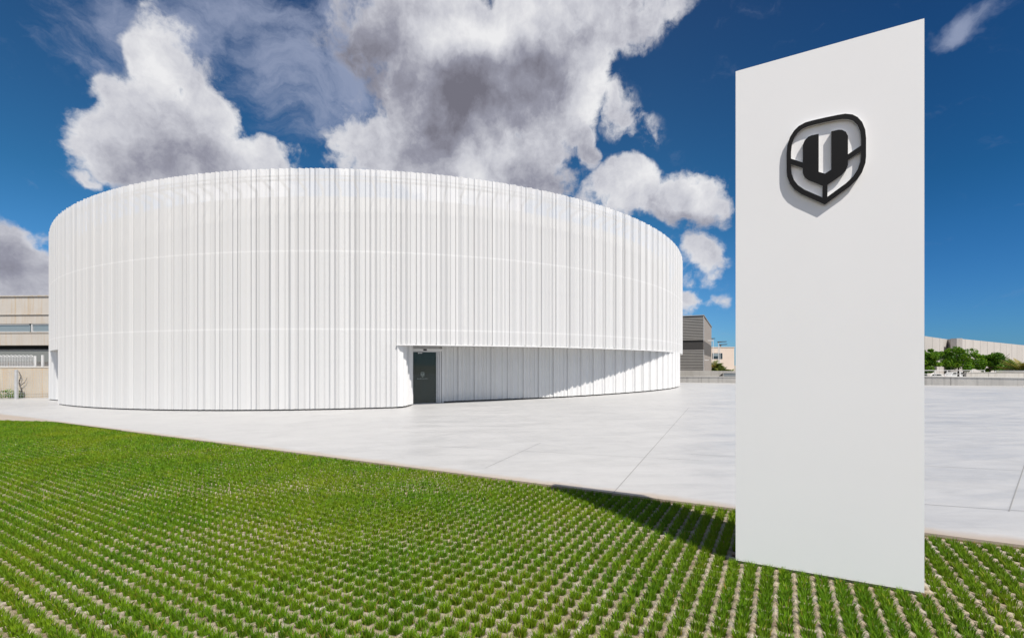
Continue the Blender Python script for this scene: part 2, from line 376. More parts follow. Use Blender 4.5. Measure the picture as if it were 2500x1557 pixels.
strip([(5.30, 4.95), (7.62, 6.91), (10.2, 9.1)], .010, mat=M_cut)
strip([(-2.2, 9.05), (-.73, 7.5), (2.6, 6.75), (4.65, 5.23), (5.46, 4.95), (6.6, 4.5)][3:], .008, mat=M_cut)
strip([(3.2, 8.3), (6.31, 7.1), (7.37, 6.69), (9, 6.05)], .008, mat=M_cut)
strip([(-1.6, 9.6), (3.2, 7.75)], .006, mat=M_cut)
strip([(-.43, 7.47), (.60, 9.77)], .007, mat=M_cut)
b = MB()                                      # dark kerb line where the lawn meets the slab, far left
for x0, x1 in ((-30, -15.3), (-15.3, -11)):
    for k in range(6):
        a = x0 + (x1 - x0) * k / 6; c = x0 + (x1 - x0) * (k + 1) / 6
        b.add([(a, edge_y(a) - .05, gz(a) + .006), (c, edge_y(c) - .05, gz(c) + .006), (c, edge_y(c), gz(c) + .006), (a, edge_y(a), gz(a) + .006)], [(0, 1, 2, 3)])
b.build('edge_strip', Mat('dark_steel_edging', (.09, .075, .06), .7).m, plaza)

E1 = np.array([.8639, -.5036]); E2 = np.array([.5036, .8639]); SPC = .118
PYL = np.array([1.834, 3.807]); PYR = np.array([2.864, 3.224]); PYD = (PYR - PYL) / np.linalg.norm(PYR - PYL); PYN = np.array([PYD[1], -PYD[0]])  # PYN points at camera
PYW = np.linalg.norm(PYR - PYL); PYT = .24
def vnoise(x, y, s, seed=0):
    """smooth value noise for placing things"""
    r = np.random.default_rng(seed); tab = r.random((64, 64)); x = x / s; y = y / s
    i = np.floor(x).astype(int); j = np.floor(y).astype(int); fx = x - i; fy = y - j; fx = fx * fx * (3 - 2 * fx); fy = fy * fy * (3 - 2 * fy)
    g = lambda a, b_: tab[a % 64, b_ % 64]
    return (g(i, j) * (1 - fx) + g(i + 1, j) * fx) * (1 - fy) + (g(i, j + 1) * (1 - fx) + g(i + 1, j + 1) * fx) * fy
ii, jj = np.meshgrid(np.arange(-330, 120), np.arange(-110, 120), indexing='ij')
cx_ = ii * SPC * E1[0] + jj * SPC * E2[0] + .03; cy_ = ii * SPC * E1[1] + jj * SPC * E2[1] + .02
ey = np.where(cx_ > -15.3, 6.667 - .583 * cx_, 15.587 + .30 * (-15.3 - cx_))
ok = (cy_ > 1.7) & (cy_ < ey - .085) & (cx_ > -1.28 * cy_ - 1.0) & (cx_ < 1.30 * cy_ + .9) & (cx_ > -26)
ci, cj, gx_, gy_ = ii[ok], jj[ok], cx_[ok], cy_[ok]
# concrete grid pavers: one octagonal hole per cell
corner = lambda a, b_: (np.stack([a * SPC * E1[0] + b_ * SPC * E2[0] + .03, a * SPC * E1[1] + b_ * SPC * E2[1] + .02], -1))
def hsh(a, b_): return np.modf(np.abs(np.sin(a * 127.1 + b_ * 311.7) * 43758.5453))[0]
nC = len(ci); hs = .5
outer = [(-hs, -hs), (0, -hs), (hs, -hs), (hs, 0), (hs, hs), (0, hs), (-hs, hs), (-hs, 0)]
inn = [(-.30, -.30), (0, -.37), (.30, -.30), (.37, 0), (.30, .30), (0, .37), (-.30, .30), (-.37, 0)]
V = np.zeros((nC, 24, 3), np.float32)
for k, (a, b_) in enumerate(outer):
    xy = corner(ci + a, cj + b_); V[:, k, :2] = xy; dip = 0.0 if (a == 0 or b_ == 0) else -.007
    V[:, k, 2] = gz(xy[:, 0]) - .012 + dip * -1.0 + hsh(np.round((ci + a) * 2), np.round((cj + b_) * 2)) * .005
for k, (a, b_) in enumerate(inn):
    xy = corner(ci + a * 1.0 + (hsh(ci + k, cj) - .5) * .04, cj + b_ + (hsh(ci, cj + k) - .5) * .04)
    V[:, 8 + k, :2] = xy; V[:, 8 + k, 2] = gz(xy[:, 0]) - .014; V[:, 16 + k] = V[:, 8 + k]; V[:, 16 + k, 2] -= .014
fc = []
for k in range(8): fc += [(k, (k + 1) % 8, 8 + (k + 1) % 8, 8 + k), (8 + k, 8 + (k + 1) % 8, 16 + (k + 1) % 8, 16 + k)]
fc = np.array(fc); idx = (np.arange(nC)[:, None, None] * 24 + fc[None]).ravel()
pv = npmesh('grass_pavers', V.reshape(-1, 3), np.full(nC * 16, 4), idx, M_paver); tag(pv, kind='structure')
# grass: every hole gets a tuft of bent blades; the tufts close into a carpet farther off
keep = np.ones(len(ci), bool)

rel = np.stack([gx_ - PYL[0], gy_ - PYL[1]], -1); su = rel @ PYD; sn = rel @ PYN
keep &= ~((su > -.02) & (su < PYW + .02) & (sn > -PYT - .03) & (sn < .035))
tx, ty = gx_[keep], gy_[keep]; ti, tj = ci[keep], cj[keep]
vig = .80 + .75 * vnoise(tx + 40, ty, .9, 3) * vnoise(tx + 90, ty, .23, 4) + .30 * (vnoise(tx + 50, ty, 2.6, 5) - .5) + .25 * (hsh(ti, tj) - .5)
vig += np.clip((ty - 6.5) / 8, 0, .08); vig = np.clip(vig, .35, 1.6)
nb = np.where(ty < 4.2, 120, np.where(ty < 6, 84, np.where(ty < 9, 50, 32))); nb = (nb * np.clip(vig, .6, 1.25)).astype(int)
T = np.repeat(np.arange(len(tx)), nb); n = len(T)
r_ = np.sqrt(rng.random(n)) * SPC * .312; th = rng.random(n) * 2 * np.pi
bx_ = tx[T] + r_ * np.cos(th) * 1.05; by_ = ty[T] + r_ * np.sin(th) * 1.05
far = np.clip((ty[T] - 4) / 8, 0, 1)
Lb = (.022 + .030 * rng.random(n)) * (.55 + .5 * vig[T]) * (1 - .25 * (r_ / (SPC * .39)) ** 2)
wv = (.0019 + .0012 * rng.random(n)) * (1 + 1.4 * far)
lean = .20 + .50 * rng.random(n) + .30 * r_ / (SPC * .39); la = th + rng.normal(0, .9, n)
lx, ly = np.cos(la) * lean, np.sin(la) * lean
fa = rng.random(n) * np.pi; wx, wy = np.cos(fa) * wv, np.sin(fa) * wv
bz = gz(bx_) - .026
v = np.zeros((n, 5, 3), np.float32)
def lev(k, s_, t, ww):
    v[:, k, 0] = bx_ + lx * Lb * t * t * 1.1 + s_ * wx * ww; v[:, k, 1] = by_ + ly * Lb * t * t * 1.1 + s_ * wy * ww; v[:, k, 2] = bz + (Lb + .03) * t * (1 - .12 * lean * t)
lev(0, -1, 0, 1); lev(1, 1, 0, 1); lev(2, 1, .6, .8); lev(3, -1, .6, .8); lev(4, 0, 1, 0)
tn = np.clip(rng.beta(2.2, 3.2, n) + .25 * (hsh(ti, tj + 5)[T] - .5) + .10 * (rng.random(n) < .04), 0, 1)
tn = np.where(rng.random(n) < .035, .95 + .05 * rng.random(n), tn * .85)
base = np.arange(n)[:, None] * 5
idx = np.concatenate([base + [0, 1, 2, 3], base + [3, 2, 4]], 1).ravel(); fn_ = np.tile([4, 3], n)
grass = npmesh('grass', v.reshape(-1, 3), fn_, idx, M_grass, attr={'tint': np.repeat(tn, 5), 'hgt': np.tile([0, 0, .6, .6, 1], n)})
tag(grass, kind='stuff')

# ================================================================ the round white pavilion
ECX, ECY, EA, EB, EPH = -12.893, 54.971, 37.448, 26.966, -1.2871
def ell(t, off=0):
    u, v_ = EA * math.cos(t), EB * math.sin(t)
    nx, ny = math.cos(t) / EA, math.sin(t) / EB; l = math.hypot(nx, ny); nx /= l; ny /= l
    u += nx * off; v_ += ny * off; c, s_ = math.cos(EPH), math.sin(EPH)
    return ECX + c * u - s_ * v_, ECY + s_ * u + c * v_
def enorm(t):
    a = ell(t, 0); b_ = ell(t, 1); return b_[0] - a[0], b_[1] - a[1]
# arc length table
TT = np.linspace(-math.pi, math.pi, 4001); EP = np.array([ell(t) for t in TT]); SS = np.concatenate([[0], np.cumsum(np.hypot(*np.diff(EP, axis=0).T))])
S_of = lambda t: float(np.interp(t, TT, SS)); T_of = lambda s_: float(np.interp(s_, SS, TT))
TL, TR = -.775, -.084                         # the wall comes down to the ground between these angles
SOF, TOPZ = 2.489, 9.40
pav = empty('pavilion', (ECX, ECY - 36, 0), label='round white pavilion clad in folded perforated metal with a recessed glass entrance', cat='building')
pin = Vector(pav.location)
MODS = [[(.012, .060), (.13, -.035), (.09, .045), (.12, -.05), (.10, .05), (.02, -.03), (.10, 0), (.012, .03), (.14, -.05), (.085, -.02)],
        [(.012, .050), (.09, -.03), (.14, .068), (.10, -.05), (.02, -.023), (.12, 0), (.07, .035), (.012, .02), (.16, -.06), (.085, -.01)]]
def folds(s0, s1, seed):
    """folded profile: list of (arc, outward offset)"""
    r = random.Random(seed); s_, o = s0, 0.0; out_ = [(s_, o)]
    while s_ < s1:
        m = MODS[0] if r.random() < .6 else MODS[1]; k = r.uniform(.96, 1.0); tot = sum(d for _, d in m)
        for ds, do in m:
            s_ += ds * k; o += (do - tot * ds / .809) * 1.35; out_.append((min(s_, s1), o))
            if s_ >= s1: break
        o *= .3; out_[-1] = (out_[-1][0], o)
    return out_
def curtain(name, prof, pf, zf, mat, parent, seams=()):
    """vertical folded sheet: pf(s, off) -> x, y ; zf(s) -> bottom, top"""
    vs, arc, fn2, ix = [], [], [], []
    for k in range(len(prof) - 1):
        (sa, oa), (sb, ob) = prof[k], prof[k + 1]
        if sb - sa < 1e-6: continue
        a, b_ = pf(sa, oa), pf(sb, ob); z0, z1 = zf(sa + 1e-4), zf(sb - 1e-4)
        zs = [None] + [z for z in seams if z > z0[0] + .1] + [None]
        n0 = len(vs)
        for q, z in enumerate(zs):
            za = z0[0] if q == 0 else (z0[1] if q == len(zs) - 1 else z); zb = z1[0] if q == 0 else (z1[1] if q == len(zs) - 1 else z)
            vs += [(*a, za), (*b_, zb)]; arc += [sa, sb]
        for q in range(len(zs) - 1): ix += [n0 + 2 * q, n0 + 2 * q + 1, n0 + 2 * q + 3, n0 + 2 * q + 2]; fn2.append(4)
    o = npmesh(name, np.array(vs) - np.array(pin), fn2, ix, mat, parent, {'arc': arc}); return o
sL, sR, sE = S_of(TL), S_of(TR), SS[-1]
prof = folds(0, sL, 1)[:-1] + [(sL, 0)] + folds(sL, sR, 5)[1:-1] + [(sR, 0)] + folds(sR, sE, 9)[1:]
pf_e = lambda s_, o: ell(T_of(s_), o - .12)
def zf_e(s_):
    x = pf_e(s_, 0)[0]
    return (gz(x) + .055 if sL <= s_ <= sR else SOF - .03, TOPZ)
clad = curtain('cladding', prof, pf_e, zf_e, M_clad, pav)
def ring(name, mat, off, w_, z0, z1, t0=-math.pi, t1=math.pi, n=420, parent=pav, closed=False):
    b = MB()
    for k in range(n):
        a = t0 + (t1 - t0) * k / n; c = t0 + (t1 - t0) * (k + 1) / n
        P = [ell(a, off), ell(c, off), ell(c, off - w_), ell(a, off - w_)]
        za = [(z0(p[0]) if callable(z0) else z0) for p in P]
        b.add([(p[0] - pin.x, p[1] - pin.y, z) for p, z in zip(P, za)] + [(p[0] - pin.x, p[1] - pin.y, z1) for p in P],
              [(0, 1, 5, 4), (2, 3, 7, 6), (4, 5, 6, 7), (1, 0, 3, 2)])
    return b.build(name, mat, parent)
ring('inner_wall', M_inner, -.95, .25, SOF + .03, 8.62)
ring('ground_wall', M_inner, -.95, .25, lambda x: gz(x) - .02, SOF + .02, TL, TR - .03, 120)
b = MB()
for k in range(160):
    a = TL + (TR - TL) * k / 160; c = TL + (TR - TL) * (k + 1) / 160; p, q = ell(a, -.16), ell(c, -.16)
    b.add([(p[0] - pin.x, p[1] - pin.y, gz(p[0]) - .01), (q[0] - pin.x, q[1] - pin.y, gz(q[0]) - .01), (q[0] - pin.x, q[1] - pin.y, gz(q[0]) + .12), (p[0] - pin.x, p[1] - pin.y, gz(p[0]) + .12)], [(0, 1, 2, 3)])
b.build('plinth', M_dark, pav)
M_rail = Mat('pale_floor_rail', (.78, .78, .775), .5).m
M_brk = Mat('grey_bracket_steel', (.16, .16, .16), .5).m
for z in (3.07, 6.15): ring('floor_rail', M_rail, -.145, .05, z - .04, z + .04, -1.3, 1.2, 260)
ring('top_rail', M_brk, -.145, .07, 8.96, 9.03, -1.3, 1.2, 260)
ring('top_rail', M_brk, -.145, .05, 9.13, 9.17, -1.3, 1.2, 260)
# roof deck
b = MB(); n = 160; b.add([(ell(-math.pi + 2 * math.pi * k / n, -1.0)[0] - pin.x, ell(-math.pi + 2 * math.pi * k / n, -1.0)[1] - pin.y, 8.2) for k in range(n)], [tuple(range(n))]); b.build('roof', M_inner, pav)
# brackets behind the top of the sheets
bm_ = MB()
bm_.box(-.025, .025, -.02, .03, 8.62, 8.90).box(-.025, .025, -.05, .0, 8.90, 8.95)
bm_.prism([(0, 8.80), (0, 8.92), (.80, 9.10), (.80, 9.02)], -.03, .03)
bm_.box(.0, .06, -.03, .03, 8.0, 8.92)
br0 = bm_.build('bracket', M_brk, pav)
s_ = S_of(-1.02); first = True
while s_ < S_of(.72):
    t = T_of(s_); x, y = ell(t, -.94); nx, ny = enorm(t)
    o = br0 if first else br0.copy()
    if not first: C.objects.link(o); o.parent = pav
    first = False; o.location = (x - pin.x, y - pin.y, 0); o.rotation_euler = (0, 0, math.atan2(ny, nx)); s_ += .745
# recessed entrance wall
def catmull(P, m=16):
    P = [np.array(p, float) for p in P]; P = [2 * P[0] - P[1]] + P + [2 * P[-1] - P[-2]]; o = []
    for i in range(1, len(P) - 2):
        for k in range(m):
            t = k / m; o.append(.5 * ((2 * P[i]) + (-P[i - 1] + P[i + 1]) * t + (2 * P[i - 1] - 5 * P[i] + 4 * P[i + 1] - P[i + 2]) * t * t + (-P[i - 1] + 3 * P[i] - 3 * P[i + 1] + P[i + 2]) * t ** 3))
    return np.array(o + [P[-2]])
def path_fn(pts):
    d = np.hypot(*np.diff(pts, axis=0).T); S = np.concatenate([[0], np.cumsum(d)]); tg = np.gradient(pts, S, axis=0); tg /= np.linalg.norm(tg, axis=1)[:, None]
    def f(s_, o):
        x, y = np.interp(s_, S, pts[:, 0]), np.interp(s_, S, pts[:, 1]); a, b_ = np.interp(s_, S, tg[:, 0]), np.interp(s_, S, tg[:, 1])
        return x + b_ * o, y - a * o
    return f, S[-1]
eR = ell(TR, -.12)
DL, DR = (-4.42, 20.32), (-3.30, 20.93)       # door jambs
retp = catmull([eR, (eR[0] + .13, eR[1] + .10), (eR[0] + .23, eR[1] + .38), (eR[0] + .29, eR[1] + .85), (eR[0] + .29, eR[1] + 1.30), (DL[0] - .02, DL[1] - .03)], 10)
recp = catmull([(DR[0] + .10, DR[1] + .05), (-2.0, 21.48), (-.2, 22.0), (2.0, 22.75), (4.0, 23.75), (6.1, 25.15), (8.2, 26.95), (10.0, 29.1), (11.35, 31.7), (12.2, 35.0), (12.6, 39)], 14)
for nm, pts, sd in (('entrance_return', retp, 3), ('recessed_wall', recp, 4)):
    f_, L_ = path_fn(pts)
    pr = folds(0, L_, sd); pr = [(a, o_ * 1.1) for a, o_ in pr]
    curtain(nm, pr, f_, lambda s_, f_=f_: (gz(f_(s_, 0)[0]) + .06, SOF - .004), M_white, pav)
    b = MB()
    for k in range(len(pts) - 1):
        p, q = f_(L_ * k / (len(pts) - 1), -.10), f_(L_ * (k + 1) / (len(pts) - 1), -.10)
        b.add([(p[0] - pin.x, p[1] - pin.y, gz(p[0]) - .01), (q[0] - pin.x, q[1] - pin.y, gz(q[0]) - .01), (q[0] - pin.x, q[1] - pin.y, SOF - .01), (p[0] - pin.x, p[1] - pin.y, SOF - .01)], [(0, 1, 2, 3)])
    b.build('plinth', M_dark, pav)
# soffit of the overhang (front right) and of the small opening on the left
so = [ell(TR + (1.15 - TR) * k / 60, -.10) for k in range(61)]; sr = [tuple(p) for p in recp[::-1]]
poly = so + [(12.6, 45)] + sr + [(DL[0] - .6, DL[1] + .3), (eR[0] - .3, eR[1] + .6)]
n = len(poly); MB().add([(x - pin.x, y - pin.y, SOF) for x, y in poly] + [(x - pin.x, y - pin.y, SOF + .028) for x, y in poly], [tuple(range(n))[::-1], tuple(range(n, 2 * n))]).build('soffit', M_white, pav)
lp = [ell(TL), ell(TL, -1.1), ell(TL - .05, -1.15), ell(TL - .11, -.75), ell(TL - .17, -.20), ell(TL - .24, -.06), ell(TL - .5, -.06), ell(TL - .9, -.06)]
lpts = catmull(lp[2:], 10)[::-1]
f_, L_ = path_fn(lpts); curtain('recessed_wall', [(a, o_ * .5) for a, o_ in folds(0, L_, 6)], f_, lambda s_: (gz(f_(s_, 0)[0]) + .05, SOF - .004), M_white, pav)
n = 10; q1 = [ell(TL - .24 * k / n, -.10) for k in range(n + 1)]; q2 = [ell(TL - .24 * k / n, -1.3) for k in range(n + 1)][::-1]
MB().add([(x - pin.x, y - pin.y, SOF) for x, y in q1 + q2], [tuple(range(2 * n + 2))]).build('soffit', M_white, pav)
MB().add([(x - pin.x, y - pin.y, z) for (x, y), z in ((ell(TL, -.03), -.5), (ell(TL, -1.2), -.5), (ell(TL, -1.2), SOF), (ell(TL, -.03), SOF))], [(0, 1, 2, 3)]).build('end_panel', M_white, pav)
# fascia lip along the cut edge of the sheets
b = MB()
for k in range(150):
    a = TR + (1.25 - TR) * k / 150; c = TR + (1.25 - TR) * (k + 1) / 150; P = [ell(a, .004), ell(c, .004), ell(c, -.16), ell(a, -.16)]
    b.add([(p[0] - pin.x, p[1] - pin.y, z) for z in (SOF - .055, SOF - .025) for p in P], [(0, 3, 2, 1), (4, 5, 6, 7), (0, 1, 5, 4), (3, 7, 6, 2)])
b.build('drip_edge', M_white, pav)

# ---- entrance door, built in its own frame (x along the door, y inwards)
da = math.atan2(DR[1] - DL[1], DR[0] - DL[0]); DW = math.hypot(DR[0] - DL[0], DR[1] - DL[1]); dz = gz(DL[0])
def part(b, name, mat, parent, loc=None, rz=0.0, **k):
    o = b.build(name, mat, parent, **k)
    return o
door = MB().box(0, .07, -.05, .07, 0, 2.44).box(DW - .07, DW, -.05, .07, 0, 2.44).box(.07, DW - .07, -.05, .07, 2.30, 2.44).box(.07, DW - .07, -.02, .05, 0, .03).build('door', M_alu, pav)
door.location = (DL[0] - pin.x, DL[1] - pin.y, dz); door.rotation_euler = (0, 0, da)
MB().box(.075, DW - .075, .0, .012, .035, 2.295).build('glass', M_glass, door)
MB().box(DW - .13, DW - .075, -.02, -.002, .035, 2.295).build('leaf_edge', M_alu, door)
MB().box(-.10, DW + .18, -.12, -.052, 2.345, 2.425).box(-.12, DW + .20, -.12, .0, 2.43, 2.455).build('header', M_white, door)
MB().box(.52, .66, -.17, -.122, 2.36, 2.42).build('sensor', M_black, door)
MB().box(.30, .33, -.07, -.05, 2.22, 2.275).box(.33, .48, -.07, -.05, 2.235, 2.27).build('door_closer', M_white, door)
MB().box(DW + .02, DW + .10, -.04, .05, 0, 2.42).box(DW + .14, DW + .21, -.06, .03, 0, 2.42).build('jamb_trim', M_white, door)
# shield emblem geometry shared by the pylon and the glass
half = [(0, -.327), (.15, -.222), (.195, -.178), (.225, -.128), (.244, -.066), (.248, -.02), (.248, .115), (.243, .175), (.225, .235), (.198, .278), (.168, .305), (.125, .322), (.08, .3255), (.0, .3265)]
halfi = [(.0155, -.270), (.13, -.190), (.172, -.148), (.199, -.102), (.214, -.05), (.218, -.01), (.218, .115), (.213, .170), (.197, .220), (.172, .256), (.142, .277), (.105, .287), (.06, .290), (.0, .291)]
def mirror(h): return h + [(-x, z) for x, z in h[::-1] if x != 0]
def fill2d(loops, y0, y1, name, mats, parent, s=1.0, T=None):
    """solid from 2-D loops (outer + holes) triangulated in the x-z plane"""
    from mathutils.geometry import tessellate_polygon
    vs3 = [[Vector((x * s, z * s, 0)) for x, z in L] for L in loops]; tri = tessellate_polygon(vs3); flat = [p for L in vs3 for p in L]; n = len(flat)
    b = MB(); P = [(p.x, y0, p.y) for p in flat] + [(p.x, y1, p.y) for p in flat]
    if T: P = [T(*p) for p in P]
    b.add(P, [tuple(t) for t in tri], 0); b.add([], [])
    b.f += [tuple(n + i for i in t[::-1]) for t in tri]; b.m += [1] * len(tri)
    k = 0
    for L in loops:
        m = len(L)
        for i in range(m): j = (i + 1) % m; b.f.append((k + i, k + j, n + k + j, n + k + i)); b.m.append(1)
        k += m
    me_o = b.build(name, mats, parent)
    return me_o
def emblem(name, y0, y1, mats, parent, s=1.0):
    """shield ring, U and the three spokes as one outline with five holes"""
    out_ = mirror(half)
    U = [(.0155, -.183), (.105, -.125), (.128, -.098), (.141, -.062), (.141, .155), (.128, .188), (.105, .208), (.085, .214), (.039, .214), (.039, -.072), (0, -.094)]
    # upper hole: between ring and U, above the side spokes (runs right spoke -> over the top -> left spoke -> round the U)
    sp = lambda x: .020 + (x - .141) * .60    # top line of right spoke
    up = [(.218, sp(.218)), (.218, .115)] + halfi[7:]
    up = up + [(-x, z) for x, z in up[::-1] if x != 0]
    up += [(-.141, sp(.141)), (-.141, .155), (-.128, .188), (-.105, .208), (-.085, .214), (-.039, .214), (-.039, -.072), (0, -.094), (.039, -.072), (.039, .214), (.085, .214), (.105, .208), (.128, .188), (.141, .155), (.141, sp(.141))]
    lo = [(.141, sp(.141) - .044), (.218, sp(.218) - .044), (.218, -.01), (.214, -.05), (.199, -.102), (.172, -.148), (.13, -.190), (.0155, -.270), (.0155, -.183), (.105, -.125), (.128, -.098), (.141, -.062)]
    lo2 = [(-x, z) for x, z in lo[::-1]]
    return fill2d([out_, up, lo, lo2], y0, y1, name, mats, parent, s)
M_frost = Mat('frosted_film', (.28, .32, .30), .6).m
MB().box(-.14, DW + .24, .01, .05, 2.441, 2.555).build('transom', M_white, door)
dem = emblem('door_emblem', -.006, -.002, [M_frost, M_frost], door, .36); dem.location = (.52, 0, 1.30)
b = MB(); x = .28
for k, (wk, hk) in enumerate([(.03, .05), (.022, .035), (.03, .035), (.02, .035), (.03, .05), (.026, .035), (.03, .035), (.022, .035), (.03, .04), (.026, .035), (.03, .04), (.03, .04), (.022, .045), (.03, .035)]):
    b.box(x, x + wk * .35, -.006, -.002, 1.10, 1.10 + hk); b.box(x + wk * .35, x + wk * .8, -.006, -.002, 1.10 + (hk * .7 if k % 2 else 0), 1.10 + (hk if k % 2 else hk * .3)); x += .0345
b.build('lettering', M_frost, door)
# what shows through the glass: lobby floor and a curved dark wall
lob = MB(); cd, sd_ = math.cos(da), math.sin(da)
def dl(x, y, z): return (DL[0] + cd * x - sd_ * y - pin.x, DL[1] + sd_ * x + cd * y - pin.y, dz + z)
lob.add([dl(-2.5, .06, .01), dl(3.5, .06, .01), dl(3.5, 5, .01), dl(-2.5, 5, .01)], [(0, 1, 2, 3)]).build('lobby_floor', M_plaza, pav)
b = MB(); cur = [(.55, 1.6), (.60, 1.3), (.8, 1.05), (1.2, .9), (1.8, .85), (3.5, .85)]
b.add([dl(x, y, 0) for x, y in cur] + [dl(x, y, 2.4) for x, y in cur], [(k, k + 1, k + 7, k + 6) for k in range(5)]); b.build('lobby_wall', weathered('dark_lobby_panel', (.09, .095, .09), (.12, .125, .12), 1, .5), pav)
b = MB(); b.add([dl(-2.5, 3.4, .0), dl(3.5, 3.4, 0), dl(3.5, 3.4, 2.44), dl(-2.5, 3.4, 2.44)], [(0, 1, 2, 3)]); b.add([dl(-2.5, .3, 2.43), dl(3.5, .3, 2.43), dl(3.5, 3.4, 2.43), dl(-2.5, 3.4, 2.43)], [(0, 1, 2, 3)]); b.build('lobby_wall', M_inner, pav)
MB().add([dl(-1.2, 3.3, .75), dl(.5, 3.3, .75), dl(.5, 3.3, 2.1), dl(-1.2, 3.3, 2.1)], [(0, 1, 2, 3)]).build('lobby_screen', Mat('dark_green_panel', (.03, .06, .045), .3).m, pav)

# ================================================================ the white sign pylon
pz0 = gz(PYL[0]); pang = math.atan2(PYD[1], PYD[0])
py = empty('sign_pylon', (PYL[0], PYL[1], 0), pang, label='tall white rectangular sign pylon with black shield emblem standing on the grass pavers', cat='sign')
def zb(x): return gz(PYL[0] + PYD[0] * x) - .01
PH = 4.055
def slab(b, x0, x1, y0, y1, z1, zoff=0):
    vs = [(x0, y0, zb(x0) + zoff), (x1, y0, zb(x1) + zoff), (x1, y1, zb(x1) + zoff), (x0, y1, zb(x0) + zoff), (x0, y0, z1), (x1, y0, z1), (x1, y1, z1), (x0, y1, z1)]
    return b.add(vs, [(3, 2, 1, 0), (4, 5, 6, 7), (0, 1, 5, 4), (1, 2, 6, 5), (2, 3, 7, 6), (3, 0, 4, 7)])
M_pyl = weathered('white_powder_coated_panel', (.895, .892, .887), (.92, .917, .912), .9, .38, bump=0, spec=.45)
slab(MB(), 0, PYW, 0, .035, PH, .03).build('front_panel', M_pyl, py)
slab(MB(), .012, PYW - .012, .037, PYT - .037, PH - .02, .0).build('core', M_galv, py)
slab(MB(), -.012, PYW, PYT - .035, PYT, PH - .07, .03).build('back_panel', M_pyl, py)
slab(MB(), .003, .011, .040, PYT - .040, PH - .03, .03).build('side_trim', M_pyedge, py)
slab(MB(), PYW - .011, PYW - .003, .040, PYT - .040, PH - .03, .03).build('side_trim', M_pyedge, py)
em = emblem('emblem', -.029, -.003, [M_black, Mat('grey_emblem_return', (.45, .45, .45), .5).m], py); em.location = (.607, 0, 3.178)

# ================================================================ low walls round the plaza
def wall_run(name, pts, zt, z0, th, mat, label, cat='wall', cap=None, joints=0, group=None):
    """pts: plan polyline; zt: top height per point; thickness grows away from the camera"""
    e = empty(name, (*pts[0], 0), label=label, cat=cat, group=group); o = Vector((*pts[0], 0)); b = MB(); jb = MB()
    P = [Vector(p) for p in pts]; nn = []
    for i in range(len(P)):
        d = (P[min(i + 1, len(P) - 1)] - P[max(i - 1, 0)]).normalized(); nn.append(Vector((-d.y, d.x)))
    for i in range(len(P) - 1):
        q = [P[i], P[i + 1], P[i + 1] + nn[i + 1] * th, P[i] + nn[i] * th]; zz = [zt[i], zt[i + 1], zt[i + 1], zt[i]]
        b.add([(p.x - o.x, p.y - o.y, z0) for p in q] + [(p.x - o.x, p.y - o.y, z) for p, z in zip(q, zz)], [(3, 2, 1, 0), (4, 5, 6, 7), (0, 1, 5, 4), (2, 3, 7, 6)] + ([(3, 0, 4, 7)] if i == 0 else []) + ([(1, 2, 6, 5)] if i == len(P) - 2 else []))
        if joints:
            d = (P[i + 1] - P[i]); L = d.length; d.normalize(); k = joints * .6
            while k < L:
                p = P[i] + d * k - nn[i] * .003; q2 = p + d * .025; z = zt[i] + (zt[i + 1] - zt[i]) * k / L - .004
                jb.add([(p.x - o.x, p.y - o.y, z0 + .1), (q2.x - o.x, q2.y - o.y, z0 + .1), (q2.x - o.x, q2.y - o.y, z), (p.x - o.x, p.y - o.y, z)], [(0, 1, 2, 3)]); k += joints
    b.build('wall_body', mat, e)
    if joints: jb.build('joint', M_joint, e)
    if cap: 
        cbb = MB()
        for i in range(len(P) - 1):
            q = [P[i] - nn[i] * .03, P[i + 1] - nn[i + 1] * .03, P[i + 1] + nn[i + 1] * (th + .03), P[i] + nn[i] * (th + .03)]; zz = [zt[i], zt[i + 1], zt[i + 1], zt[i]]
            cbb.add([(p.x - o.x, p.y - o.y, z + .003) for p, z in zip(q, zz)] + [(p.x - o.x, p.y - o.y, z + .04) for p, z in zip(q, zz)], [(3, 2, 1, 0), (4, 5, 6, 7), (0, 1, 5, 4), (1, 2, 6, 5), (2, 3, 7, 6), (3, 0, 4, 7)])
        cbb.build('coping', cap, e)
    return e
M_cap = weathered('pale_coping', (.62, .60, .56), (.70, .68, .64), 2, .7)
wall_run('low_wall', [(9.5, 41.2), (13.43, 37.9), (17.4, 34.6), (24.4, 28.7), (30.5, 23.9)], [.64, .67, .76, .94, .90], 0, .32, M_conc, 'low grey concrete wall running round the far edge of the plaza', cap=M_cap, joints=3.3)
wall_run('low_wall', [(12.0, 45.2), (17.0, 42.0), (24.0, 38)], [1.12, 1.12, 1.12], -1.7, .3, M_conc2, 'upper concrete wall behind the low wall, under the louvred grey block', joints=0)
b = empty('grille_panel', (18.55, 40.70, 0), math.atan2(-4, 7), label='flat grey slatted grille on top of the far concrete wall', cat='grille')
MB().box(0, 1.25, -.06, .0, .62, .95).build('panel', Mat('blue_grey_glass', (.30, .34, .37), .3).m, b)
MB().box(-.02, 1.27, -.09, -.062, .93, .96).box(-.02, 1.27, -.09, -.062, .76, .78).box(-.02, 1.27, -.09, -.062, .60, .63).build('frame', M_galv, b)
MB().prism([(-.42, .62), (-.06, .62), (-.06, .95)], -.09, -.02).build('end_plate', M_slatback, b)
wall_run('ramp_wall', [(37.2, 38.0), (46, 36.5), (52, 35.0)], [1.00, 1.10, 1.16], -1.7, .25, M_conc2, 'pale concrete ramp wall behind the low wall, under the palm', cap=M_cap, joints=2.6)

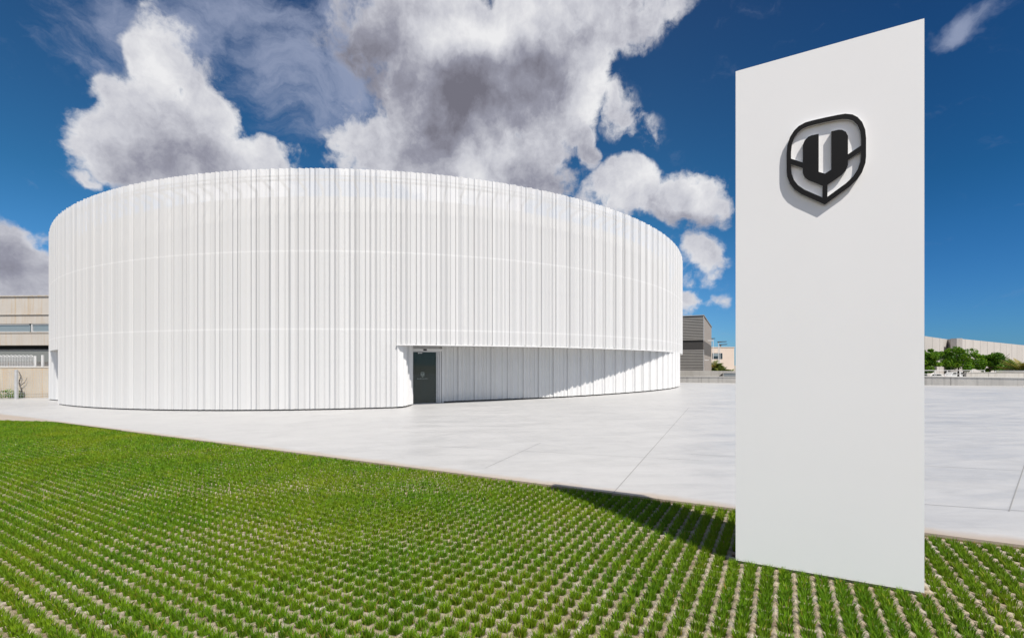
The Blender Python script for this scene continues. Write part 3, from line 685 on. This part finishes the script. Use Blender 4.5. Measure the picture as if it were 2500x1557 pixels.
# white tube railing beyond the right hand wall
def railing(name, x0, y0, x1, y1, z0, z1, label, n=6, bars=3):
    e = empty(name, (x0, y0, z0), math.atan2(y1 - y0, x1 - x0), label=label, cat='railing'); L = math.hypot(x1 - x0, y1 - y0); h = z1 - z0
    for k in range(n + 1): MB().box(-.03, .03, -.03, .03, -1.0, h - .032).build('post', M_white, e, loc=(L * k / n, 0, 0))
    b = MB()
    for k in range(bars): z = h * (k + 1) / bars; b.box(-.03, L + .03, -.03, .03, z - .03, z + (.03 if k == bars - 1 else .01))
    b.build('rails', M_white, e); return e
railing('railing', 48.0, 56, 57, 56, -.3, 1.0, 'thin white tube railing in front of the parked car')
railing('railing', 57.8, 55.5, 66, 53.5, -.3, .95, 'white tube railing with square frame right of the parked van', n=3)

# ================================================================ left background: beige factory, wall, fences
fx, fy, fa2 = -31.0, 39.1, rad(-3.2)
fb = empty('factory_building', (fx, fy, 0), fa2, label='beige precast factory block with brown rain streaks at the left edge', cat='building')
MB().box(-34, 22, 0.0, 16, 5.93, 7.5).box(-34, 22, .02, 16, 5.18, 5.90).box(-34, 22, 0, 16, 3.34, 4.46).box(-34, 22, .5, 16, -1.7, 3.0).build('wall', M_beige, fb)
MB().box(-34, 22, .06, 15, 5.90, 5.93).box(-34, 22, 1.2, 15, 3.0, 3.34).box(-34, 22, .2, 15.9, 4.461, 5.179).build('recess', M_slatback, fb)
MB().box(-34.05, 22.05, -.10, .0, 7.5, 7.58).box(-34, 22, -.06, .0, 5.93, 6.02).box(-34, 22, -.05, 0, 4.38, 4.46).build('ledge', M_beige, fb)
for x0, x1, m_ in ((-14.8, -10.3, M_winpale), (-10.1, -5.72, M_winpale), (-5.5, -3.0, Mat('green_grey_blind', (.16, .165, .12), .5).m), (-2.9, 2, M_window)):
    wn = MB().box(x0, x1, .10, .16, 4.50, 5.12).build('window', m_, fb)
    MB().box(x0 - .05, x0 + .05, .04, .098, 4.48, 5.14).box(x0 + .05, x1 - .05, .04, .098, 5.09, 5.14).box(x0 + .05, x1 - .05, .04, .098, 4.48, 4.52).build('window_frame', M_alu, wn)
MB().box(-34, 22, .3, .48, 1.9, 2.9).build('shutter', Mat('grey_shade_glass', (.20, .21, .20), .4).m, fb)
lw = wall_run('boundary_wall', [(-48, 31.6), (-38, 31.3), (-30.5, 31.1), (-24, 31.2)], [1.42, 1.44, 1.48, 1.5], -1.0, .25, M_wallb, 'sandy rendered boundary wall with rust stains behind the wire fence', cap=M_cap)
def fence_panels():
    e = empty('mesh_railing', (-48, 31.75, 1.47), label='white framed wire mesh railing with wavy top on the boundary wall', cat='fence')
    xs = [0, 4.2, 8.4, 12.6, 15.55, 16.5, 20.5]
    for x0, x1 in ((0, 4.1), (4.25, 8.35), (8.5, 12.0), (12.15, 15.45), (16.35, 19.6)):
        f = MB().box(x0, x0 + .09, -.03, .03, .05, .80).box(x1 - .09, x1, -.03, .03, .05, .80).box(x0 + .09, x1 - .09, -.025, .025, .06, .10).box(x0 + .09, x1 - .09, -.025, .025, .74, .78).build('panel_frame', M_white, e)
        b = MB(); x = x0 + .15
        while x < x1 - .1: b.box(x, x + .014, -.01, .01, .10, .74); x += .11
        for z in (.2, .3, .4, .5, .6, .68): b.box(x0 + .09, x1 - .09, -.02, -.011, z, z + .012)
        x = x0 + .1
        while x < x1 - .3: b.tube([(x, 0, .78), (x + .09, 0, .84), (x + .18, 0, .85), (x + .27, 0, .79)], .014, 5); x += .27
        b.build('wire_mesh', M_white, f)
    for x in (15.9, 8.42): MB().box(x - .05, x + .05, -.05, .05, 0, .86).build('post', M_white, e)
fence_panels()
e = empty('wire_fence', (-48, 30.2, -.6), label='thin grey wire fence on steel posts in front of the sandy wall', cat='fence')
for x in (7.9, 12.6, 15.75, 20.0): MB().box(x - .07, x + .07, -.05, .05, 0, 1.95).build('post', M_galv, e)
b = MB()
for k in range(11): b.box(0, 22, -.004, .004, .1 + k * .175, .112 + k * .175)
for k in range(147): b.box(k * .15, k * .15 + .010, -.012, -.005, .1, 1.86)
b.build('wire_mesh', M_galv, e)

# ================================================================ louvred grey block
ga = math.atan2(20, 9.7)                      # side face recedes along this direction
gp = empty('louvred_building', (30.25, 73.4, -1.7), ga, label='grey box building of horizontal louvres with a dark band, right of the pavilion', cat='building')
GH = 11.2
MB().box(0, 25.6, .06, 26, 0, GH - .07).build('core', M_slatback, gp)
b = MB(); nsl = 44
for k in range(nsl):
    z = .2 + k * (GH - .4) / nsl; band = 5.75 < z < 7.15
    if band: continue
    b.box(-.14, -.02, .0, 26, z, z + .145)    # front face (x = 0 plane)
b.build('louvres', M_slat, gp)
MB().box(-.02, 25.6, -.02, .055, 7.25, GH - .062).box(-.02, 25.6, -.02, .055, 0, 5.0).build('side_cladding', weathered('taupe_side_cladding', (.30, .265, .235), (.35, .31, .275), .5, .7), gp)
b = MB()
for k in range(18): b.box(1.0 + k * 1.8, 2.3 + k * 1.8, .058, .0585, 5.1, 6.4)
MB().box(0, 25.6, -.01, .05, 5.02, 7.23).build('window_band', weathered('brown_grey_band', (.10, .09, .08), (.15, .135, .12), .8, .7), gp)
MB().box(-.16, 25.7, -.14, .0, GH - .06, GH + .06).box(-.16, -.02, .0, 26.1, GH - .06, GH + .06).build('roof_edge', M_slat, gp)
for lo_, hi_ in ((0, 5.75), (7.15, GH)):
    b = MB()
    for k in range(nsl):
        z = .2 + k * (GH - .4) / nsl
        if lo_ <= z < hi_: b.box(-.145, .10, -.10, -.022, z, z + .13)
    b.box(-.10, .08, -.09, -.03, max(lo_, .2), min(hi_ - .1, GH - .2)); b.build('corner_trim', M_alu, gp)
for x, y, z in ((-.55, 4.5, 4.3), ): MB().box(x, -.15, y, y + .5, z, z + .12).build('wall_lamp', M_white, gp)
MB().box(12, 12.6, -.9, -.03, 7.7, 7.85).build('wall_lamp', M_white, gp)
MB().box(3, 3.4, -.6, -.03, 4.1, 4.22).build('wall_lamp', M_white, gp)

# ================================================================ pink-beige building between block and pylon
pb_ = empty('beige_building', (53, 128, -1.7), 0, label='pinkish beige flat roofed building with one dark window behind the palms', cat='building')
MB().box(0, 8.3, 0, 20, 0, 8.1).build('wall', M_beige2, pb_)
wn = MB().box(2.2, 5.0, -.05, -.003, 5.0, 6.6).build('window', M_window, pb_)
MB().box(2.3, 3.9, -.09, -.052, 5.8, 6.5).build('blind', M_winpale, wn)
MB().box(-.1, 8.4, -.1, -.003, 8.1, 8.3).box(0, 8.3, 0, 20, 8.101, 8.2).build('roof_edge', M_beige2, pb_)
MB().box(4.9, 5.1, 1, 1.2, 8.2, 8.9).build('chimney', M_dark, pb_)
# ================================================================ long precast hall at the right
def hall():
    e = empty('precast_hall', (80.5, 92.5, -1.7), label='long grey precast concrete hall behind the street trees', cat='building')
    segs = [((80.5, 92.5), (102, 108.7)), ((102, 108.7), (100.2, 104.6)), ((100.2, 104.6), (166, 148))]
    b = MB(); j = MB(); o = Vector((80.5, 92.5)); Ht = 9.35
    for (a, c) in segs:
        a, c = Vector(a) - o, Vector(c) - o; d = (c - a); L = d.length; d.normalize(); n = Vector((-d.y, d.x))
        q = [a, c, c + n * 1.0, a + n * 1.0]
        b.add([(p.x, p.y, z) for z in (0, Ht) for p in q], [(0, 1, 5, 4), (1, 2, 6, 5), (2, 3, 7, 6), (3, 0, 4, 7), (4, 5, 6, 7)])
        k = 0.0
        while k < L:
            p = a + d * k - n * .01; r2 = p + d * .16; MB().add([(p.x, p.y, 0), (r2.x, r2.y, 0), (r2.x, r2.y, Ht - .02), (p.x, p.y, Ht - .02)], [(0, 1, 2, 3)]).build('joint', M_joint, e); k += 6.4
    b.add([(0, .5, Ht - .1), (21, 17, Ht - .1), (85, 56, Ht - .1), (40, 90, Ht - .1)], [(0, 1, 2, 3)])
    b.build('wall', M_precast, e)
    for (a, c), k, w_ in ((segs[0], 13.0, 1.5), (segs[0], 14.9, 1.5), (segs[2], 38, 3.2)):
        a, c = Vector(a) - o, Vector(c) - o; d = (c - a).normalized(); p = a + d * k
        wn = MB().box(0, w_, -.08, -.02, 2.2, 3.6).build('window', M_window, e); wn.location = (p.x, p.y, 0); wn.rotation_euler = (0, 0, math.atan2(d.y, d.x))
hall()

# ================================================================ trees, palms, weed
def leaves(centers, radii_, per, size, seed, squash=.75):
    r = np.random.default_rng(seed); out_v, tn_ = [], []
    for (c, ra), n_ in zip(zip(centers, radii_), per):
        d = r.normal(0, 1, (n_, 3)); d /= np.linalg.norm(d, axis=1)[:, None]; rr = ra * (.35 + .65 * r.random(n_) ** .45)
        p = np.array(c) + d * rr[:, None] * np.array([1, 1, squash])
        a = r.normal(0, 1, (n_, 3)); a /= np.linalg.norm(a, axis=1)[:, None]; b_ = np.cross(a, r.normal(0, 1, (n_, 3))); b_ /= np.linalg.norm(b_, axis=1)[:, None]
        s_ = size * (.6 + .8 * r.random(n_))[:, None]
        out_v.append(np.stack([p - a * s_, p + b_ * s_ * .5, p + a * s_, p - b_ * s_ * .5], 1)); tn_.append(np.clip(r.beta(2, 2.5, n_) + .15 * r.normal(), 0, 1))
    v_ = np.concatenate(out_v); t_ = np.concatenate(tn_); return v_, t_
def tree(x, y, h, cw, ch, label, seed, lean=0.0, trunks=1, z0=-1.7):
    r = random.Random(seed); e = empty('street_tree', (x, y, z0), label=label, cat='tree', group='street trees in front of the precast hall')
    b = MB(); cz = h - ch / 2; cs, rs = [], []
    for t in range(trunks):
        ox = (t - (trunks - 1) / 2) * 1.1; fork = h - ch * .85
        b.tube([(ox, 0, 0), (ox + lean * .3, .1, fork * .5), (ox + lean, 0, fork)], [.16, .13, .11], 8)
        for k in range(7):
            a = r.uniform(0, 6.28); L = cw * .36 * r.uniform(.5, 1); z1 = cz + r.uniform(-.2, .45) * ch
            tip = (ox + lean + math.cos(a) * L, math.sin(a) * L, z1)
            b.tube([(ox + lean, 0, fork - .05), (ox + lean + math.cos(a) * L * .4, math.sin(a) * L * .4, (fork + z1) / 2 + .1), tip], [.09, .06, .025], 6)
    b.build('trunk', M_bark, e, smooth=True)
    for k in range(46):
        a = r.uniform(0, 6.28); q = math.sqrt(r.random()); zz = r.uniform(-1, 1); q *= math.sqrt(max(0, 1 - .55 * zz * zz)) if zz < 0 else math.sqrt(max(0, 1 - .8 * zz * zz))
        cs.append((math.cos(a) * q * cw * .43 + lean * .5, math.sin(a) * q * cw * .43, cz + zz * ch * .38 + r.uniform(-.15, .15) * ch)); rs.append(cw * r.uniform(.07, .145))
    v_, t_ = leaves(cs, rs, [230] * len(cs), .17, seed)
    n_ = len(v_); npmesh('crown', v_.reshape(-1, 3), np.full(n_, 4), np.arange(n_ * 4), M_leaf, e, {'tint': np.repeat(t_, 4)})
    return e
def at(px, Y): return (px - 1250) / FPX * Y
tree(at(2256, 92), 92, 6.4, 6.6, 4.4, 'bright green street tree half hidden by the right edge of the pylon', 11)
tree(at(2347, 92), 92, 6.5, 7.6, 4.2, 'widest dark green street tree, crown above the white van', 12, trunks=2)
tree(at(2424, 90), 90, 5.7, 6.0, 3.7, 'rounded olive green street tree between the widest tree and the palm', 13, trunks=2)
def palm(x, y, h, L, label, seed, n=40, z0=-1.7, droop=1.0, group=None):
    r = random.Random(seed); e = empty('palm_tree', (x, y, z0), label=label, cat='palm', group=group); MB().tube([(0, 0, 0), (.05, 0, h * .5), (0, 0, h)], [.28, .22, .26], 10).build('trunk', M_bark, e)
    vs, fs, tn_ = [], [], []
    for k in range(n):
        a = r.uniform(0, 6.28); up = r.uniform(-.15, 1.25); l = L * r.uniform(.75, 1.1); pts = []
        p = Vector((0, 0, h)); d = Vector((math.cos(a) * math.cos(up), math.sin(a) * math.cos(up), math.sin(up)))
        m = 14
        for i in range(m + 1): pts.append(p.copy()); p += d * l / m; d = (d + Vector((0, 0, -.11 * droop))).normalized()
        side = Vector((-math.sin(a), math.cos(a), 0)); tt = r.random()
        for i in range(1, m + 1):
            for sg in (-1, 1):
                ll = l * .30 * math.sin(math.pi * min(1, (i / m) * .9 + .12)); q = pts[i]; dd = (pts[i] - pts[i - 1]).normalized()
                tip = q + (side * sg * .8 + dd * .6 + Vector((0, 0, -.15))) * ll; wv_ = dd * .075
                n0 = len(vs); vs += [q - wv_, q + wv_, tip]; fs.append((n0, n0 + 1, n0 + 2)); tn_ += [tt] * 3
        n0 = len(vs); vs += [pts[0], pts[m // 2] + Vector((0, 0, .03)), pts[m]]; fs.append((n0, n0 + 1, n0 + 2)); tn_ += [tt] * 3
    npmesh('crown', np.array([tuple(q) for q in vs]), np.full(len(fs), 3), np.array(fs).ravel(), M_palm, e, {'tint': tn_}); return e
palm(at(2497, 62), 62, 2.1, 2.9, 'large palm with yellowing lower fronds at the right edge', 5, 90, droop=.6)
palm(at(1745, 98), 98, 2.6, 2.8, 'feathery palm against the side of the louvred block', 6, 46)
palm(at(1760, 96), 96, 1.6, 2.3, 'small drooping palm behind the street lamps', 7, 40)
palm(at(1783, 95), 95, 1.2, 2.0, 'low bushy palm beside the left edge of the pylon', 8, 50)
wd = empty('weed', (-34.2, 30.75, -.58), label='sprawling green weed growing at the foot of the sandy wall', cat='weed')
v_, t_ = leaves([(x, r0, z) for x, r0, z in ((0, 0, .15), (.5, 0, .3), (1.0, .1, .15), (1.5, 0, .2), (.75, .1, .5), (-.3, 0, .1), (1.3, .1, .45), (-.6, .1, .75), (-.55, .1, 1.05))], [.32, .34, .3, .3, .2, .25, .2, .16, .12], [120, 140, 110, 120, 60, 70, 50, 30, 20], .05, 21)
npmesh('foliage', v_.reshape(-1, 3), np.full(len(v_), 4), np.arange(len(v_) * 4), M_leaf, wd, {'tint': np.repeat(t_, 4)})
wd2 = empty('weed', (-37.3, 30.7, -.62), label='small dry weed tuft at the far left edge of the wall', cat='weed')
v_, t_ = leaves([(0, 0, .15), (.4, 0, .1), (-.4, 0, .12)], [.25, .2, .25], [90, 60, 60], .05, 22)
npmesh('foliage', v_.reshape(-1, 3), np.full(len(v_), 4), np.arange(len(v_) * 4), M_leaf, wd2, {'tint': np.repeat(t_, 4)})
vine = empty('dry_vine', (-32.9, 31.02, -.5), label='bare brown climbing stem on the sandy wall', cat='plant')
MB().tube([(0, 0, 0), (.12, 0, .5), (-.05, 0, 1.0), (.1, 0, 1.4), (-.08, 0, 1.75)], [.05, .04, .035, .03, .015], 6).tube([(.02, 0, .75), (.35, 0, 1.0), (.5, 0, 1.3)], [.03, .02, .01], 5).build('stem', M_bark, vine)

# ================================================================ street lamps, vehicles
def lamp(x, y, h, label, arm):
    e = empty('street_lamp', (x, y, -1.7), label=label, cat='street lamp', group='street lamps in front of the beige building')
    MB().tube([(0, 0, 0), (0, 0, h)], [.11, .07], 10).build('pole', M_white, e)
    MB().box(-.05, arm, -.05, .05, h - .04, h + .05).build('arm', M_white, e)
    MB().prism([(arm - .9, h - .02), (arm + 1.3, h + .1), (arm + 1.3, h + .26), (arm - .7, h + .2)], -.2, .2).build('lamp_head', M_slatback, e)
lamp(at(1754, 112), 112, 8.8, 'taller white street lamp with flat dark head', .6)
lamp(at(1757.5, 118), 118, 8.4, 'shorter white street lamp just right of the taller one', .5)
lamp(at(1741, 125), 125, 10.3, 'thin pale lamp post at the rear corner of the louvred block', -.8)
def wheel(e, x, y, r_):
    t = MB().tube([(x, y - .1, r_), (x, y + .1, r_)], r_, 18).build('wheel', M_rubber, e); MB().tube([(x, y - .12, r_), (x, y - .101, r_)], r_ * .6, 14).build('rim', M_alu, t)
def vehicle(name, x, y, z, body, cab, wins, L, label, cat, wh=.32, rz=0, hgt=None, W=1.7):
    e = empty(name, (x, y, z), rz, label=label, cat=cat)
    bd = MB().prism(body, -W / 2, W / 2).build('body', M_carpaint, e)
    MB().prism(cab, -W / 2 + .12, W / 2 - .12).build('cabin', M_carpaint, e)
    for w_ in wins:
        MB().prism(w_, -W / 2 + .10, -W / 2 + .117).build('window', M_window, e); MB().prism(w_, W / 2 - .117, W / 2 - .10).build('window', M_window, e)
    for wx_ in (.8, L - .85):
        for yy in (-W / 2 + .02, W / 2 - .02): wheel(e, wx_, yy, wh)
    for yy in (-W / 2 + .06, W / 2 - .2): MB().box(L - .02, L + .02, yy, yy + .14, .75, 1.0).build('tail_lamp', M_red, e)
    for yy in (-W / 2 + .1, W / 2 - .35): MB().box(-.02, .03, yy, yy + .25, .62, .75).build('headlight', M_alu, e)
    return e
vehicle('parked_car', at(2252, 100), 100, -1.62, [(0, .3), (0, .75), (.9, .92), (3.9, .98), (4.15, .8), (4.15, .3)], [(.95, .9), (1.7, 1.42), (3.1, 1.45), (3.95, .96)], [[(1.2, .98), (1.78, 1.36), (2.3, 1.38), (2.3, .98)], [(2.38, .98), (2.38, 1.38), (3.05, 1.38), (3.6, .99)]], 4.15, 'low white hatchback parked beyond the wall, next to the pylon', 'car')
vehicle('parked_van', at(2299, 100), 100, -1.62, [(0, .3), (0, .85), (1.3, 1.05), (4.3, 1.1), (4.35, .3)], [(1.25, 1.02), (1.75, 1.78), (4.2, 1.82), (4.3, 1.08)], [[(1.5, 1.15), (1.86, 1.65), (2.5, 1.68), (2.5, 1.15)], [(2.65, 1.15), (2.65, 1.68), (3.3, 1.68), (3.3, 1.15)], [(3.45, 1.15), (3.45, 1.68), (4.1, 1.68), (4.1, 1.15)]], 4.35, 'white van with dark side windows parked under the widest tree', 'van', hgt=1.8)
vehicle('parked_car', at(1766, 100), 100, -1.25, [(0, .3), (0, .75), (.9, .92), (2.9, .95), (3.1, .3)], [(.7, .9), (1.2, 1.4), (2.5, 1.42), (2.9, .94)], [[(1.0, .98), (1.3, 1.34), (2.4, 1.34), (2.6, .98)]], 3.1, 'tiny white car roof showing above the far wall before the palms', 'car', W=1.6)
